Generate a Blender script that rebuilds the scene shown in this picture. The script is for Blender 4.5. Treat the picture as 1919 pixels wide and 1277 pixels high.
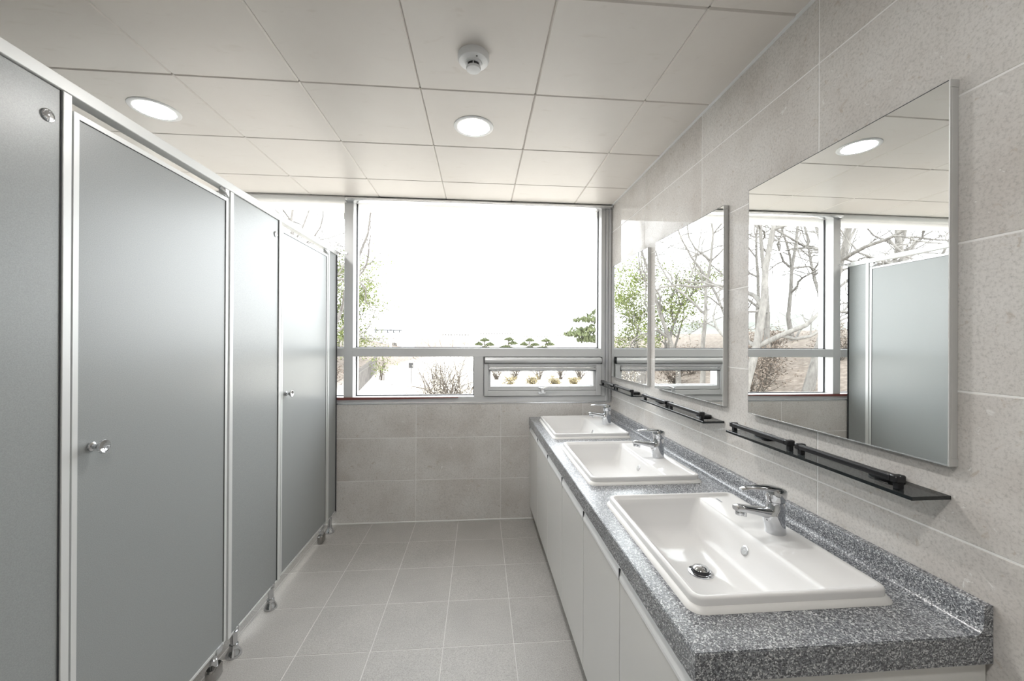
import bpy, bmesh, math, random
from mathutils import Vector, Matrix

SC = bpy.context.scene
COL = SC.collection
for o in list(bpy.data.objects):
    bpy.data.objects.remove(o, do_unlink=True)

# ------------------------------------------------------------------ camera
F_PX, YAW, PIT, ROL, H = 740.31, .0816, .0012, .005, 1.2878
fw = Vector((math.sin(YAW)*math.cos(PIT), math.cos(YAW)*math.cos(PIT), math.sin(PIT)))
rt = Vector((math.cos(YAW), -math.sin(YAW), 0))
up = rt.cross(fw)
rt2 = rt*math.cos(ROL) + up*math.sin(ROL)
up2 = up*math.cos(ROL) - rt*math.sin(ROL)
cd = bpy.data.cameras.new('camera')
cd.sensor_width = 36.0
cd.lens = F_PX/1919*36.0
cd.clip_start = .02
cd.clip_end = 1000
cam = bpy.data.objects.new('camera', cd)
COL.objects.link(cam)
m = Matrix(((rt2.x, up2.x, -fw.x, 0), (rt2.y, up2.y, -fw.y, 0), (rt2.z, up2.z, -fw.z, H), (0, 0, 0, 1)))
cam.matrix_world = m
SC.camera = cam

# ------------------------------------------------------------------ world, sun, exposure
SKY = 4.3
w = bpy.data.worlds.new('sky')
SC.world = w
w.use_nodes = True
bg = w.node_tree.nodes['Background']
bg.inputs['Color'].default_value = (.93, .965, 1, 1)
bg.inputs['Strength'].default_value = SKY
sd = bpy.data.lights.new('sun', 'SUN')
sd.energy = 1.6
sd.angle = math.radians(6)
sd.color = (1, .97, .92)
sun = bpy.data.objects.new('sun', sd)
COL.objects.link(sun)
sun.rotation_euler = Vector((.35, .75, -.95)).to_track_quat('-Z', 'Y').to_euler()
# portal: only guides the sampling of the daylight that enters by the window
pd = bpy.data.lights.new('window_portal', 'AREA')
pd.shape = 'RECTANGLE'
pd.size, pd.size_y = 3.2, 1.4
pd.cycles.is_portal = True
po = bpy.data.objects.new('window_portal', pd)
COL.objects.link(po)
po.location = (-.68, 2.955, 1.58)
po.rotation_euler = (math.radians(-90), 0, 0)
LAMP = 115.0
vs = SC.view_settings
vs.view_transform = 'Standard'
vs.look = 'None'
vs.gamma = 1
vs.exposure = 1.03
vs.use_curve_mapping = False
SC.cycles.max_bounces = 10
SC.cycles.diffuse_bounces = 5
SC.cycles.glossy_bounces = 5
SC.cycles.transparent_max_bounces = 16
SC.cycles.sample_clamp_indirect = 8

# room numbers (metres)
D, R, C, L = 2.8422, .9677, 2.2839, .9875
XL, YB = -2.36, -1.6

# ------------------------------------------------------------------ helpers
W = {}

def tag(o, label, cat, group=None, kind=None):
    if label: o['label'] = label
    if cat: o['category'] = cat
    if group: o['group'] = group
    if kind: o['kind'] = kind
    return o

def thing(name, label, cat, loc=(0, 0, 0), group=None, kind=None):
    o = bpy.data.objects.new(name, None)
    o.empty_display_size = .05
    COL.objects.link(o)
    o.location = loc
    W[o.name] = Vector(loc)
    return tag(o, label, cat, group, kind)

def finish(me, smooth):
    if smooth:
        me.polygons.foreach_set('use_smooth', [True]*len(me.polygons))
        if smooth is not True:
            me.set_sharp_from_angle(angle=math.radians(smooth))

def obj(name, bm, mat, parent=None, smooth=False, kind=None, base=None):
    """bm holds world coordinates (relative to the parent's recorded location)."""
    me = bpy.data.meshes.new(name)
    off = W[parent.name] if parent else Vector(base or (0, 0, 0))
    if off.length: bmesh.ops.translate(bm, verts=bm.verts, vec=-off)
    bmesh.ops.recalc_face_normals(bm, faces=bm.faces)
    bm.to_mesh(me)
    bm.free()
    mats = mat if isinstance(mat, (list, tuple)) else [mat]
    for q in mats: me.materials.append(q)
    finish(me, smooth)
    o = bpy.data.objects.new(name, me)
    COL.objects.link(o)
    if parent: o.parent = parent
    else: o.location = off
    W[o.name] = off.copy()
    if kind: o['kind'] = kind
    return o

def raw(name, verts, faces, mat, parent=None, smooth=False, kind=None, base=None):
    me = bpy.data.meshes.new(name)
    off = W[parent.name] if parent else Vector(base or (0, 0, 0))
    me.from_pydata([(v[0]-off.x, v[1]-off.y, v[2]-off.z) for v in verts], [], faces)
    me.materials.append(mat)
    finish(me, smooth)
    o = bpy.data.objects.new(name, me)
    COL.objects.link(o)
    if parent: o.parent = parent
    else: o.location = off
    W[o.name] = off.copy()
    if kind: o['kind'] = kind
    return o

def struct(name, bm, mat, label=None, smooth=False):
    o = obj(name, bm, mat, None, smooth)
    o['kind'] = 'structure'
    if label: o['label'] = label
    return o

def BM():
    return bmesh.new()

def box(bm, x0, x1, y0, y1, z0, z1, bev=0, seg=1):
    r = bmesh.ops.create_cube(bm, size=1)
    vs_ = r['verts']
    for v in vs_:
        v.co = Vector(((x0+x1)/2 + v.co.x*(x1-x0), (y0+y1)/2 + v.co.y*(y1-y0), (z0+z1)/2 + v.co.z*(z1-z0)))
    if bev:
        es = list({e for v in vs_ for e in v.link_edges})
        bmesh.ops.bevel(bm, geom=es, offset=bev, segments=seg, affect='EDGES', profile=.5)
    return bm

def bx(*a, **k):
    return box(BM(), *a, **k)

def rings(bm, rs, close=True, cap0=True, cap1=True):
    """loft closed rings (lists of points, equal counts)"""
    vr = [[bm.verts.new(p) for p in r] for r in rs]
    n = len(vr[0])
    for a, b in zip(vr, vr[1:]):
        for i in range(n):
            j = (i+1) % n
            bm.faces.new((a[i], a[j], b[j], b[i]))
    if cap0: bm.faces.new(vr[0])
    if cap1: bm.faces.new(vr[-1])
    return vr

def lathe(bm, prof, n=24, org=(0, 0, 0), axis='z', cap0=True, cap1=True):
    org = Vector(org)
    rs = []
    for r, h in prof:
        ring = []
        for i in range(n):
            a = 2*math.pi*i/n
            c, s = r*math.cos(a), r*math.sin(a)
            if axis == 'z': p = Vector((c, s, h))
            elif axis == 'x': p = Vector((h, c, s))
            else: p = Vector((c, h, s))
            ring.append(org+p)
        rs.append(ring)
    rings(bm, rs, cap0=cap0, cap1=cap1)
    return bm

def tube(bm, pts, rad, n=10, flat=1.0, cap=True):
    pts = [Vector(p) for p in pts]
    if not isinstance(rad, (list, tuple)): rad = [rad]*len(pts)
    rs = []
    ref = None
    for i, p in enumerate(pts):
        t = (pts[min(i+1, len(pts)-1)]-pts[max(i-1, 0)]).normalized()
        if ref is None:
            ref = Vector((0, 0, 1)) if abs(t.z) < .8 else Vector((0, 1, 0))
        u = t.cross(ref).normalized()
        v = u.cross(t).normalized()
        ref = v
        rs.append([p + u*rad[i]*math.cos(2*math.pi*k/n) + v*rad[i]*flat*math.sin(2*math.pi*k/n) for k in range(n)])
    rings(bm, rs, cap0=cap, cap1=cap)
    return bm

def rrect(cx, cy, hx, hy, r, z, n=5):
    pts = []
    for sx, sy, a0 in ((1, 1, 0), (-1, 1, 90), (-1, -1, 180), (1, -1, 270)):
        for k in range(n+1):
            a = math.radians(a0+90*k/n)
            pts.append(Vector((cx+sx*(hx-r)+r*math.cos(a), cy+sy*(hy-r)+r*math.sin(a), z)))
    return pts

def copy_tree(o, parent=None):
    c = o.copy()
    COL.objects.link(c)
    if parent:
        c.parent = parent
        c.matrix_parent_inverse = o.matrix_parent_inverse
    for ch in list(o.children):
        copy_tree(ch, c)
    return c

MESHC = {}
def tile_mesh(key, dx, dy, dz, bev, mat):
    k = (key, round(dx, 4), round(dy, 4), round(dz, 4))
    if k not in MESHC:
        bm = BM()
        box(bm, -dx/2, dx/2, -dy/2, dy/2, -dz/2, dz/2, bev=bev)
        bmesh.ops.recalc_face_normals(bm, faces=bm.faces)
        me = bpy.data.meshes.new(key)
        bm.to_mesh(me)
        bm.free()
        me.materials.append(mat)
        MESHC[k] = me
    return MESHC[k]

def piece(name, parent, cx, cy, cz, dx, dy, dz, bev, mat):
    o = bpy.data.objects.new(name, tile_mesh(name+mat.name, dx, dy, dz, bev, mat))
    COL.objects.link(o)
    o.parent = parent
    o.location = Vector((cx, cy, cz)) - W[parent.name]
    return o

# ------------------------------------------------------------------ materials
def pmat(name, col, rough=.5, metal=0, spec=.5, coat=0, coat_rough=.03, ior=1.5):
    mt = bpy.data.materials.new(name)
    mt.use_nodes = True
    b = mt.node_tree.nodes['Principled BSDF']
    b.inputs['Base Color'].default_value = (*col, 1)
    b.inputs['Roughness'].default_value = rough
    b.inputs['Metallic'].default_value = metal
    b.inputs['Specular IOR Level'].default_value = spec
    b.inputs['IOR'].default_value = ior
    b.inputs['Coat Weight'].default_value = coat
    b.inputs['Coat Roughness'].default_value = coat_rough
    return mt

class N:
    def __init__(s, mt):
        s.t = mt.node_tree
        s.b = s.t.nodes['Principled BSDF']
    def new(s, typ, **kw):
        n = s.t.nodes.new(typ)
        for k, v in kw.items(): setattr(n, k, v)
        return n
    def link(s, a, b):
        s.t.links.new(a, b)
    def coords(s, rnd=True, scale=(1, 1, 1)):
        tc = s.new('ShaderNodeTexCoord')
        out = tc.outputs['Object']
        if rnd:
            oi = s.new('ShaderNodeObjectInfo')
            mu = s.new('ShaderNodeVectorMath', operation='MULTIPLY')
            cb = s.new('ShaderNodeCombineXYZ')
            for i in range(3): s.link(oi.outputs['Random'], cb.inputs[i])
            s.link(cb.outputs[0], mu.inputs[0])
            mu.inputs[1].default_value = (37, 61, 83)
            ad = s.new('ShaderNodeVectorMath', operation='ADD')
            s.link(out, ad.inputs[0]); s.link(mu.outputs[0], ad.inputs[1])
            out = ad.outputs[0]
        if scale != (1, 1, 1):
            sc = s.new('ShaderNodeVectorMath', operation='MULTIPLY')
            s.link(out, sc.inputs[0]); sc.inputs[1].default_value = scale
            out = sc.outputs[0]
        return out
    def noise(s, vec, scale, detail=4, rough=.5):
        n = s.new('ShaderNodeTexNoise')
        s.link(vec, n.inputs['Vector'])
        n.inputs['Scale'].default_value = scale
        n.inputs['Detail'].default_value = detail
        n.inputs['Roughness'].default_value = rough
        return n.outputs['Fac']
    def ramp(s, fac, stops):
        r = s.new('ShaderNodeValToRGB')
        el = r.color_ramp.elements
        while len(el) < len(stops): el.new(.5)
        for e, (p, c) in zip(el, stops):
            e.position = p
            e.color = (*c, 1) if len(c) == 3 else c
        s.link(fac, r.inputs['Fac'])
        return r.outputs['Color']
    def mix(s, fac, a, b, mode='MIX'):
        n = s.new('ShaderNodeMix', data_type='RGBA', blend_type=mode)
        for inp, v in ((n.inputs[0], fac), (n.inputs[6], a), (n.inputs[7], b)):
            if hasattr(v, 'is_linked'): s.link(v, inp)
            else: inp.default_value = v if isinstance(v, (int, float)) else (*v, 1)
        return n.outputs[2]
    def bump(s, h, strength, dist=.001):
        n = s.new('ShaderNodeBump')
        s.link(h, n.inputs['Height'])
        n.inputs['Strength'].default_value = strength
        n.inputs['Distance'].default_value = dist
        s.link(n.outputs[0], s.b.inputs['Normal'])

def g(v): return (v, v, v)

def wall_tile_mat():
    mt = pmat('limestone_tile', (.55, .53, .5), rough=.04, spec=.09)
    n = N(mt)
    v = n.coords()
    big = n.noise(v, 3.2, 5, .6)
    c1 = n.ramp(big, [(.28, (.535, .505, .475)), (.5, (.62, .598, .572)), (.75, (.68, .665, .645))])
    fine = n.noise(v, 150, 5, .75)
    c2 = n.ramp(fine, [(.32, g(.74)), (.5, g(1)), (.70, g(1.06))])
    c = n.mix(1.0, c1, c2, 'MULTIPLY')
    # sparse shell-like fossil flecks
    vn = n.new('ShaderNodeTexNoise'); n.link(v, vn.inputs['Vector'])
    vn.inputs['Scale'].default_value = 34; vn.inputs['Detail'].default_value = 8; vn.inputs['Roughness'].default_value = .62; vn.inputs['Distortion'].default_value = 1.2
    fl = n.ramp(vn.outputs['Fac'], [(.61, g(0)), (.69, g(.85))])
    c = n.mix(fl, c, (.47, .42, .37))
    lt = n.ramp(vn.outputs['Fac'], [(.31, g(1)), (.36, g(0))])
    c = n.mix(lt, c, (.70, .69, .665))
    n.link(c, n.b.inputs['Base Color'])
    n.bump(big, .05, .004)
    return mt

def floor_tile_mat():
    mt = pmat('floor_stoneware', (.4, .39, .38), rough=.42, spec=.4)
    n = N(mt)
    v = n.coords()
    f1 = n.noise(v, 260, 3, .75)
    c1 = n.ramp(f1, [(.3, (.27, .255, .24)), (.5, (.40, .385, .365)), (.7, (.50, .485, .465))])
    f2 = n.noise(v, 4, 4, .6)
    c2 = n.ramp(f2, [(.3, g(.92)), (.7, g(1.04))])
    c = n.mix(1.0, c1, c2, 'MULTIPLY')
    n.link(c, n.b.inputs['Base Color'])
    n.bump(f1, .25, .0006)
    return mt

def granite_mat():
    mt = pmat('speckled_granite', (.2, .2, .2), rough=.24, spec=.6)
    n = N(mt)
    v = n.coords(rnd=False)
    vo = n.new('ShaderNodeTexVoronoi'); n.link(v, vo.inputs['Vector']); vo.inputs['Scale'].default_value = 430
    sp = n.new('ShaderNodeSeparateColor'); n.link(vo.outputs['Color'], sp.inputs[0])
    c1 = n.ramp(sp.outputs[0], [(0, (.06, .063, .07)), (.25, (.12, .125, .137)), (.5, (.195, .205, .222)), (.75, (.29, .30, .318)), (.95, (.62, .63, .64))])
    vo2 = n.new('ShaderNodeTexVoronoi'); n.link(v, vo2.inputs['Vector']); vo2.inputs['Scale'].default_value = 900
    sp2 = n.new('ShaderNodeSeparateColor'); n.link(vo2.outputs['Color'], sp2.inputs[0])
    c2 = n.ramp(sp2.outputs[1], [(0, g(.75)), (.5, g(1)), (1, g(1.25))])
    c = n.mix(1.0, c1, c2, 'MULTIPLY')
    n.link(c, n.b.inputs['Base Color'])
    return mt

def ceiling_mat():
    mt = pmat('ceiling_enamel', (.74, .72, .675), rough=.34, spec=.45)
    n = N(mt)
    v = n.coords()
    f = n.noise(v, 2.2, 4, .6)
    c = n.ramp(f, [(.3, (.665, .625, .585)), (.7, (.715, .682, .645))])
    vn = n.new('ShaderNodeTexNoise'); n.link(n.coords(scale=(1, 3, 1)), vn.inputs['Vector'])
    vn.inputs['Scale'].default_value = 9; vn.inputs['Detail'].default_value = 6; vn.inputs['Distortion'].default_value = .8
    sm = n.ramp(vn.outputs['Fac'], [(.63, g(0)), (.74, g(.35))])
    c = n.mix(sm, c, (.56, .51, .45))
    n.link(c, n.b.inputs['Base Color'])
    r = n.ramp(f, [(.3, g(.30)), (.7, g(.40))])
    n.link(r, n.b.inputs['Roughness'])
    return mt

def stall_mat():
    mt = pmat('grey_laminate', (.30, .315, .32), rough=.32, spec=.6)
    n = N(mt)
    v = n.coords(rnd=False)
    f = n.noise(v, 420, 2, .6)
    c = n.ramp(f, [(.3, (.245, .258, .258)), (.7, (.30, .315, .313))])
    n.link(c, n.b.inputs['Base Color'])
    n.bump(f, .06, .0004)
    return mt

def bark_mat(name, a, b):
    mt = pmat(name, a, rough=.9, spec=.2)
    n = N(mt)
    v = n.coords(scale=(1, 1, .3))
    f = n.noise(v, 14, 5, .7)
    n.link(n.ramp(f, [(.3, a), (.7, b)]), n.b.inputs['Base Color'])
    n.bump(f, .6, .02)
    return mt

def vary_mat(name, a, b, rough=.8, scale=6, spec=.2):
    mt = pmat(name, a, rough=rough, spec=spec)
    n = N(mt)
    f = n.noise(n.coords(), scale, 4, .6)
    n.link(n.ramp(f, [(.32, a), (.68, b)]), n.b.inputs['Base Color'])
    return mt

def glass_mat(name, tint, ior=1.45):
    mt = bpy.data.materials.new(name)
    mt.use_nodes = True
    t = mt.node_tree
    t.nodes.clear()
    out = t.nodes.new('ShaderNodeOutputMaterial')
    mx = t.nodes.new('ShaderNodeMixShader')
    tr = t.nodes.new('ShaderNodeBsdfTransparent'); tr.inputs[0].default_value = (*tint, 1)
    gl = t.nodes.new('ShaderNodeBsdfGlossy'); gl.inputs['Roughness'].default_value = .01
    # Schlick reflectance, the same from both sides of the sheet
    lw = t.nodes.new('ShaderNodeLayerWeight'); lw.inputs[0].default_value = .5
    pw = t.nodes.new('ShaderNodeMath'); pw.operation = 'POWER'; pw.inputs[1].default_value = 5
    f0 = ((ior-1)/(ior+1))**2
    ma = t.nodes.new('ShaderNodeMath'); ma.operation = 'MULTIPLY_ADD'; ma.inputs[1].default_value = 1-f0; ma.inputs[2].default_value = f0
    t.links.new(lw.outputs['Facing'], pw.inputs[0]); t.links.new(pw.outputs[0], ma.inputs[0])
    t.links.new(ma.outputs[0], mx.inputs[0]); t.links.new(tr.outputs[0], mx.inputs[1]); t.links.new(gl.outputs[0], mx.inputs[2])
    t.links.new(mx.outputs[0], out.inputs[0])
    return mt

def emit_mat(name, col, s):
    mt = bpy.data.materials.new(name)
    mt.use_nodes = True
    b = mt.node_tree.nodes['Principled BSDF']
    b.inputs['Base Color'].default_value = (.9, .9, .9, 1)
    b.inputs['Emission Color'].default_value = (*col, 1)
    b.inputs['Emission Strength'].default_value = s
    return mt

M_TILE = wall_tile_mat()
M_FLOOR = floor_tile_mat()
M_GRAN = granite_mat()
M_CEIL = ceiling_mat()
M_STALL = stall_mat()
M_GROUT = pmat('wall_grout', (.80, .79, .775), .8)
M_FGROUT = pmat('floor_grout', (.62, .61, .59), .85)
M_PLASTER = vary_mat('plain_plaster', (.66, .65, .62), (.70, .69, .66), .7, 3)
M_SLAB = pmat('ceiling_void', (.45, .43, .40), .9)
M_ALU = pmat('window_aluminium', (.60, .605, .61), .36, .25)
M_WALU = pmat('partition_aluminium', (.66, .67, .665), .36, .2)
M_SILVER = pmat('silver_profile', (.72, .73, .74), .25, .9)
M_PULL = pmat('satin_pull', (.86, .87, .88), .3, .15)
M_CHROME = pmat('chrome', (.64, .65, .67), .05, 1)
M_DCHROME = pmat('dark_nickel', (.36, .35, .34), .16, 1)
M_PORC = pmat('glazed_porcelain', (.70, .695, .69), .06, spec=.28)
M_SEAL = pmat('white_sealant', (.72, .712, .695), .45)
M_CAB = pmat('white_gloss_laminate', (.70, .695, .675), .12, spec=.5)
M_CARC = pmat('white_board', (.68, .67, .65), .4)
M_DARK = pmat('dark_gasket_and_gap_shade', (.035, .035, .04), .5)  # gaskets and seals, also the strips painted as shaded gaps
M_BLACK = pmat('black_anodised', (.018, .018, .02), .28, .3)
M_EDGE = pmat('dark_glass_edge', (.012, .016, .018), .08)
M_SHELF = glass_mat('smoked_glass', (.40, .43, .44))
M_GLASS = glass_mat('window_glass', (.985, .99, .985))
M_MIRROR = pmat('mirror_silver', (.90, .915, .905), 0.0, 1)
M_MFRAME = pmat('mirror_frame_grey', (.62, .62, .61), .35, .3)
M_RED = pmat('red_sealing_tape', (.17, .05, .042), .6)
M_WHITEP = pmat('white_plastic', (.78, .79, .80), .35)
M_LAMP = emit_mat('lamp_diffuser', (1, .98, .95), LAMP)
M_MARK = pmat('grey_print', (.35, .36, .40), .5)
M_BLIND = pmat('blind_white', (.74, .73, .71), .5)
M_SIGN = pmat('grey_sign', (.03, .033, .036), .6)

# ------------------------------------------------------------------ room shell
rnd = random.Random(4)

# floor
fl = struct('floor', bx(XL, R+.02, YB, D+.02, -.16, -.0007), M_FGROUT, 'grey speckled square floor tiles with pale joints')
FT, GX = .2981, .003
xs = [-.7427 + FT*i for i in range(-6, 7)]
xs = [max(XL, min(R, x)) for x in xs]
ys = [D, D-.2719]
while ys[-1] > YB: ys.append(max(YB, ys[-1]-FT))
for i in range(len(xs)-1):
    for j in range(len(ys)-1):
        dx, dy = xs[i+1]-xs[i]-GX, ys[j]-ys[j+1]-GX
        if dx < .01 or dy < .01: continue
        piece('floor_tile', fl, (xs[i]+xs[i+1])/2, (ys[j]+ys[j+1])/2, -.004 + rnd.uniform(-.0002, .0002), dx, dy, .008, .0007, M_FLOOR)

# right wall
wr = struct('wall_right', bx(R+.0008, R+.2, YB-.2, D+.3, -.16, C+.2), M_GROUT, 'polished beige stone tile wall behind the mirrors')
zj = [0] + [2.0904-.3*k for k in range(6, -1, -1)] + [C+.01]
yj = [1.0589+.6*k for k in range(-5, 3)]
yj = [YB] + [y for y in yj if y > YB+.05] + [D+.03]
for i in range(len(yj)-1):
    for j in range(len(zj)-1):
        piece('wall_tile', wr, R+.004, (yj[i]+yj[i+1])/2, (zj[j]+zj[j+1])/2, .008, yj[i+1]-yj[i]-.004, zj[j+1]-zj[j]-.004, .0009, M_TILE)

# back wall under the window
wb = struct('wall_back', bx(XL-.2, R, D+.0008, D+.22, -.16, .846), M_GROUT, 'stone tiled dado wall below the window')
zb = [0, .3, .6, .834]
xb = [XL] + [-.4449+.6*k for k in range(-3, 3)] + [R]
for i in range(len(xb)-1):
    for j in range(3):
        piece('wall_tile', wb, (xb[i]+xb[i+1])/2, D+.004, (zb[j]+zb[j+1])/2, xb[i+1]-xb[i]-.003, .008, zb[j+1]-zb[j]-.003, .0008, M_TILE)
struct('trim_1', bx(XL, R-.002, D-.004, D+.01, .836, .850, bev=.003), M_SILVER, 'chrome edging strip along the top of the dado tiles')
struct('trim_2', bx(-1.3, .43, D-.004, D+.004, -.001, .010, bev=.002), M_SEAL, 'white sealant line where the back wall meets the floor')

wl = struct('wall_left', bx(XL-.2, XL, YB-.2, D+.3, -.16, C+.2), M_PLASTER)
wk = struct('wall_behind', bx(XL-.2, R+.2, YB-.2, YB, -.16, C+.2), M_PLASTER)
wh = struct('wall_lintel', bx(XL-.2, R+.2, D+.02, D+.3, C-.004, C+.5), M_PLASTER)

# ceiling
ce = struct('ceiling', bx(XL-.2, R+.2, YB-.2, D+.3, C+.011, C+.2), M_SLAB, 'off white square metal ceiling panels')
CT = .4584
cxs = [-1.1565 + CT*i for i in range(-3, 5)]
cxs = [XL] + [x for x in cxs if x > XL+.02] + [R-.004]
cys = [1.5845 + CT*j for j in range(-8, 3)]
cys = [YB] + [y for y in cys if y > YB+.02] + [D-.03]
for i in range(len(cxs)-1):
    for j in range(len(cys)-1):
        piece('ceiling_panel', ce, (cxs[i]+cxs[i+1])/2, (cys[j]+cys[j+1])/2, C+.006+rnd.uniform(-.0004, .0004),
              cxs[i+1]-cxs[i]-.0006, cys[j+1]-cys[j]-.0006, 0.012, .0048, M_CEIL)
bm = BM(); box(bm, R-.012, R-.0005, YB, D-.03, C-.0025, C+.004)
struct('trim_3', bm, M_WHITEP, 'thin white angle trim between ceiling and right wall')

# ------------------------------------------------------------------ window
wi = thing('window_1', 'wide grey aluminium window with a small awning sash at lower right', None, (-.7, D+.05, .85), kind='structure')
Y0, YG = D+.012, D+.10      # room face of the frame, glass plane
def fr(name, x0, x1, z0, z1, y0=Y0, y1=D+.15, bev=.0015, mat=None, parent=None):
    return obj(name, bx(x0, x1, y0, y1, z0, z1, bev=bev), mat or M_ALU, parent or wi)
fr('sill_rail', XL, R-.004, .846, .886)
fr('head_rail', XL, R-.004, C-.012, C+.02)
fr('transom', -.887, .893, 1.1733, 1.2346)
fr('transom', XL+.06, -.9486, 1.1733, 1.2346)
fr('mullion', -.9486, -.887, .886, C-.012)
fr('mullion', -.040, .028, .886, 1.1733)
fr('jamb', .893, .925, .886, C-.012)
fr('jamb', .927, .945, .85, C-.012, y0=D+.004, mat=M_ALU)
fr('jamb', .947, R-.003, .85, C-.012, y0=D-.006)
fr('jamb', XL, XL+.06, .886, C-.012)
for x0, x1, z0, z1 in ((-.887, .893, 1.2346, C-.012), (-.887, -.040, .886, 1.1733), (XL+.06, -.9486, 1.2346, C-.012), (XL+.06, -.9486, .886, 1.1733)):
    pane = obj('pane', bx(x0-.004, x1+.004, YG, YG+.006, z0-.004, z1+.004), M_GLASS, wi)
    bm = BM(); e = .006
    for a in ((x0, x0+e, z0, z1), (x1-e, x1, z0, z1), (x0, x1, z0, z0+e)):
        box(bm, a[0], a[1], YG-.012, YG-.001, a[2], a[3])
    obj('gasket', bm, M_DARK, pane)
# fixed rebate round the awning sash
for a in ((.026, .062, .884, 1.175), (.850, .895, .884, 1.175), (.062, .850, 1.098, 1.175), (.062, .850, .884, .935)):
    fr('sash_rebate', *a, y0=D+.062, y1=D+.13)
# awning sash with its pull-down screen
sash = obj('awning_sash', bx(.034, .062, D-.004, D+.060, .890, 1.124, bev=.002), M_ALU, wi)
def sp(name, x0, x1, z0, z1, y0, y1, mat=None, bev=.002):
    return obj(name, bx(x0, x1, y0, y1, z0, z1, bev=bev), mat or M_ALU, sash)
sp('sash_stile', .852, .890, .890, 1.124, D-.004, D+.060)
sp('sash_rail', .062, .852, .890, .927, D-.002, D+.060)
sp('sash_rail', .062, .852, .929, .958, D+.012, D+.10)
sp('sash_rail', .062, .852, 1.108, 1.124, D-.004, D+.060)
sp('sash_stile', .062, .080, .958, 1.108, D+.012, D+.10)
sp('sash_stile', .836, .852, .958, 1.108, D+.012, D+.10)
sp('sash_bead', .080, .836, .952, .962, D+.05, D+.10, M_SILVER)
obj('pane', bx(.078, .838, D+.085, D+.090, .955, 1.11), M_GLASS, sash)
bm = BM()
pr = [(D+.012, 1.170), (D-.010, 1.168), (D-.024, 1.160), (D-.028, 1.148), (D-.022, 1.135), (D-.008, 1.127), (D+.012, 1.126)]
rings(bm, [[Vector((x, y, z)) for y, z in pr] for x in (.036, .890)])
cas = obj('screen_cassette', bm, M_ALU, wi, smooth=50)
bm = BM(); box(bm, .0355, .0375, D-.03, D+.012, 1.124, 1.172); box(bm, .8885, .8905, D-.03, D+.012, 1.124, 1.172)
obj('end_cap', bm, M_DARK, cas)
bm = BM(); box(bm, .066, .850, D-.014, D+.010, 1.076, 1.094, bev=.003, seg=2); box(bm, .066, .850, D-.010, D+.010, 1.096, 1.107, bev=.002)
obj('screen_pull_bar', bm, M_SILVER, wi)
obj('painted_shadow_strip', bx(.068, .848, D-.006, D+.010, 1.071, 1.0757), M_DARK, wi)  # dark solid strip painted as the shade below the pull bar
bm = BM()
box(bm, .425, .478, D-.016, D-.003, .906, .922, bev=.002)
box(bm, .438, .465, D-.030, D-.012, .916, .952, bev=.004, seg=2)
tube(bm, [(.452, D-.028, .946), (.49, D-.034, .957), (.565, D-.034, .958)], [.008, .0065, .005], 8)
tube(bm, [(.43, D-.02, .945), (.43, D-.02, .955)], .007, 8)
obj('window_handle', bm, M_SILVER, wi, smooth=40)
# head cover strip and red tape
bm = BM()
pr = [(D-.030, C-.004), (D-.034, C-.006), (D-.034, C-.016), (D-.028, C-.018), (D-.028, C-.021), (D-.022, C-.024), (D+.0, C-.026), (D+.02, C-.026), (D+.02, C-.004)]
rings(bm, [[Vector((x, y, z)) for y, z in pr] for x in (-.93, R-.004)])
struct('trim_4', bm, M_SILVER, 'rounded silver cover strip along the window head', smooth=50)
bm = BM()
pr = [(D-.03, C-.001), (D-.034, C-.012), (D-.02, C-.030), (D+.02, C-.032), (D+.02, C-.001)]
rings(bm, [[Vector((x, y, z)) for y, z in pr] for x in (XL, -.932)])
struct('trim_5', bm, M_BLIND, 'white blind pelmet above the left window pane', smooth=50)
bm = BM()
pts = [(-1.02, .868, .887), (-.95, .868, .886), (-.55, .872, .885), (-.3, .8765, .8855), (-.15, .879, .885)]
r2 = [[Vector((x, D+.002, a)), Vector((x, D+.0118, a)), Vector((x, D+.0118, b)), Vector((x, D+.002, b))] for x, a, b in pts]
rings(bm, r2)
tag(obj('sealing_tape', bm, M_RED, base=(-.6, D+.005, .868)), 'strip of dark red protective tape left on the window sill rail', 'tape')

# ------------------------------------------------------------------ toilet partition
XF = -L
tp = thing('toilet_partition', 'grey laminate toilet cubicle front in a white aluminium frame on chrome feet', 'partition', (XF-.015, 1.8, 0))
obj('header_rail', bx(XF-.034, XF+.003, -.6, 2.835, 1.8765, 1.9085, bev=.0015), M_WALU, tp)
def post(y0, y1):
    p = obj('post', bx(XF-.03, XF+.001, y0, y1, .096, 1.8765, bev=.001), M_WALU, tp)
    return p
def panel(y0, y1, edge_dark=True):
    p = obj('panel', bx(XF-.026, XF-.004, y0+.001, y1-.001, .104, 1.876, bev=.0006), M_STALL, tp)
    bm = BM()
    box(bm, XF-.028, XF-.001, y0, y1, .096, .1035, bev=.001)
    obj('bottom_channel', bm, M_WALU, p)
    if edge_dark:
        bm = BM()
        box(bm, XF-.006, XF-.002, y1-.0028, y1-.0003, .104, 1.876)
        obj('edge_seal', bm, M_DARK, p)
    return p
def hook_bolt(p, y, z):
    bm = BM()
    lathe(bm, [(.0135, -.003), (.0145, -.0005), (.0140, .0012), (.0115, .0022), (.0105, .0014), (.006, .0026), (.0015, .0030)], 24, (XF-.002, y, z), 'x')
    obj('bolt_cap', bm, M_CHROME, p, smooth=40)
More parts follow.
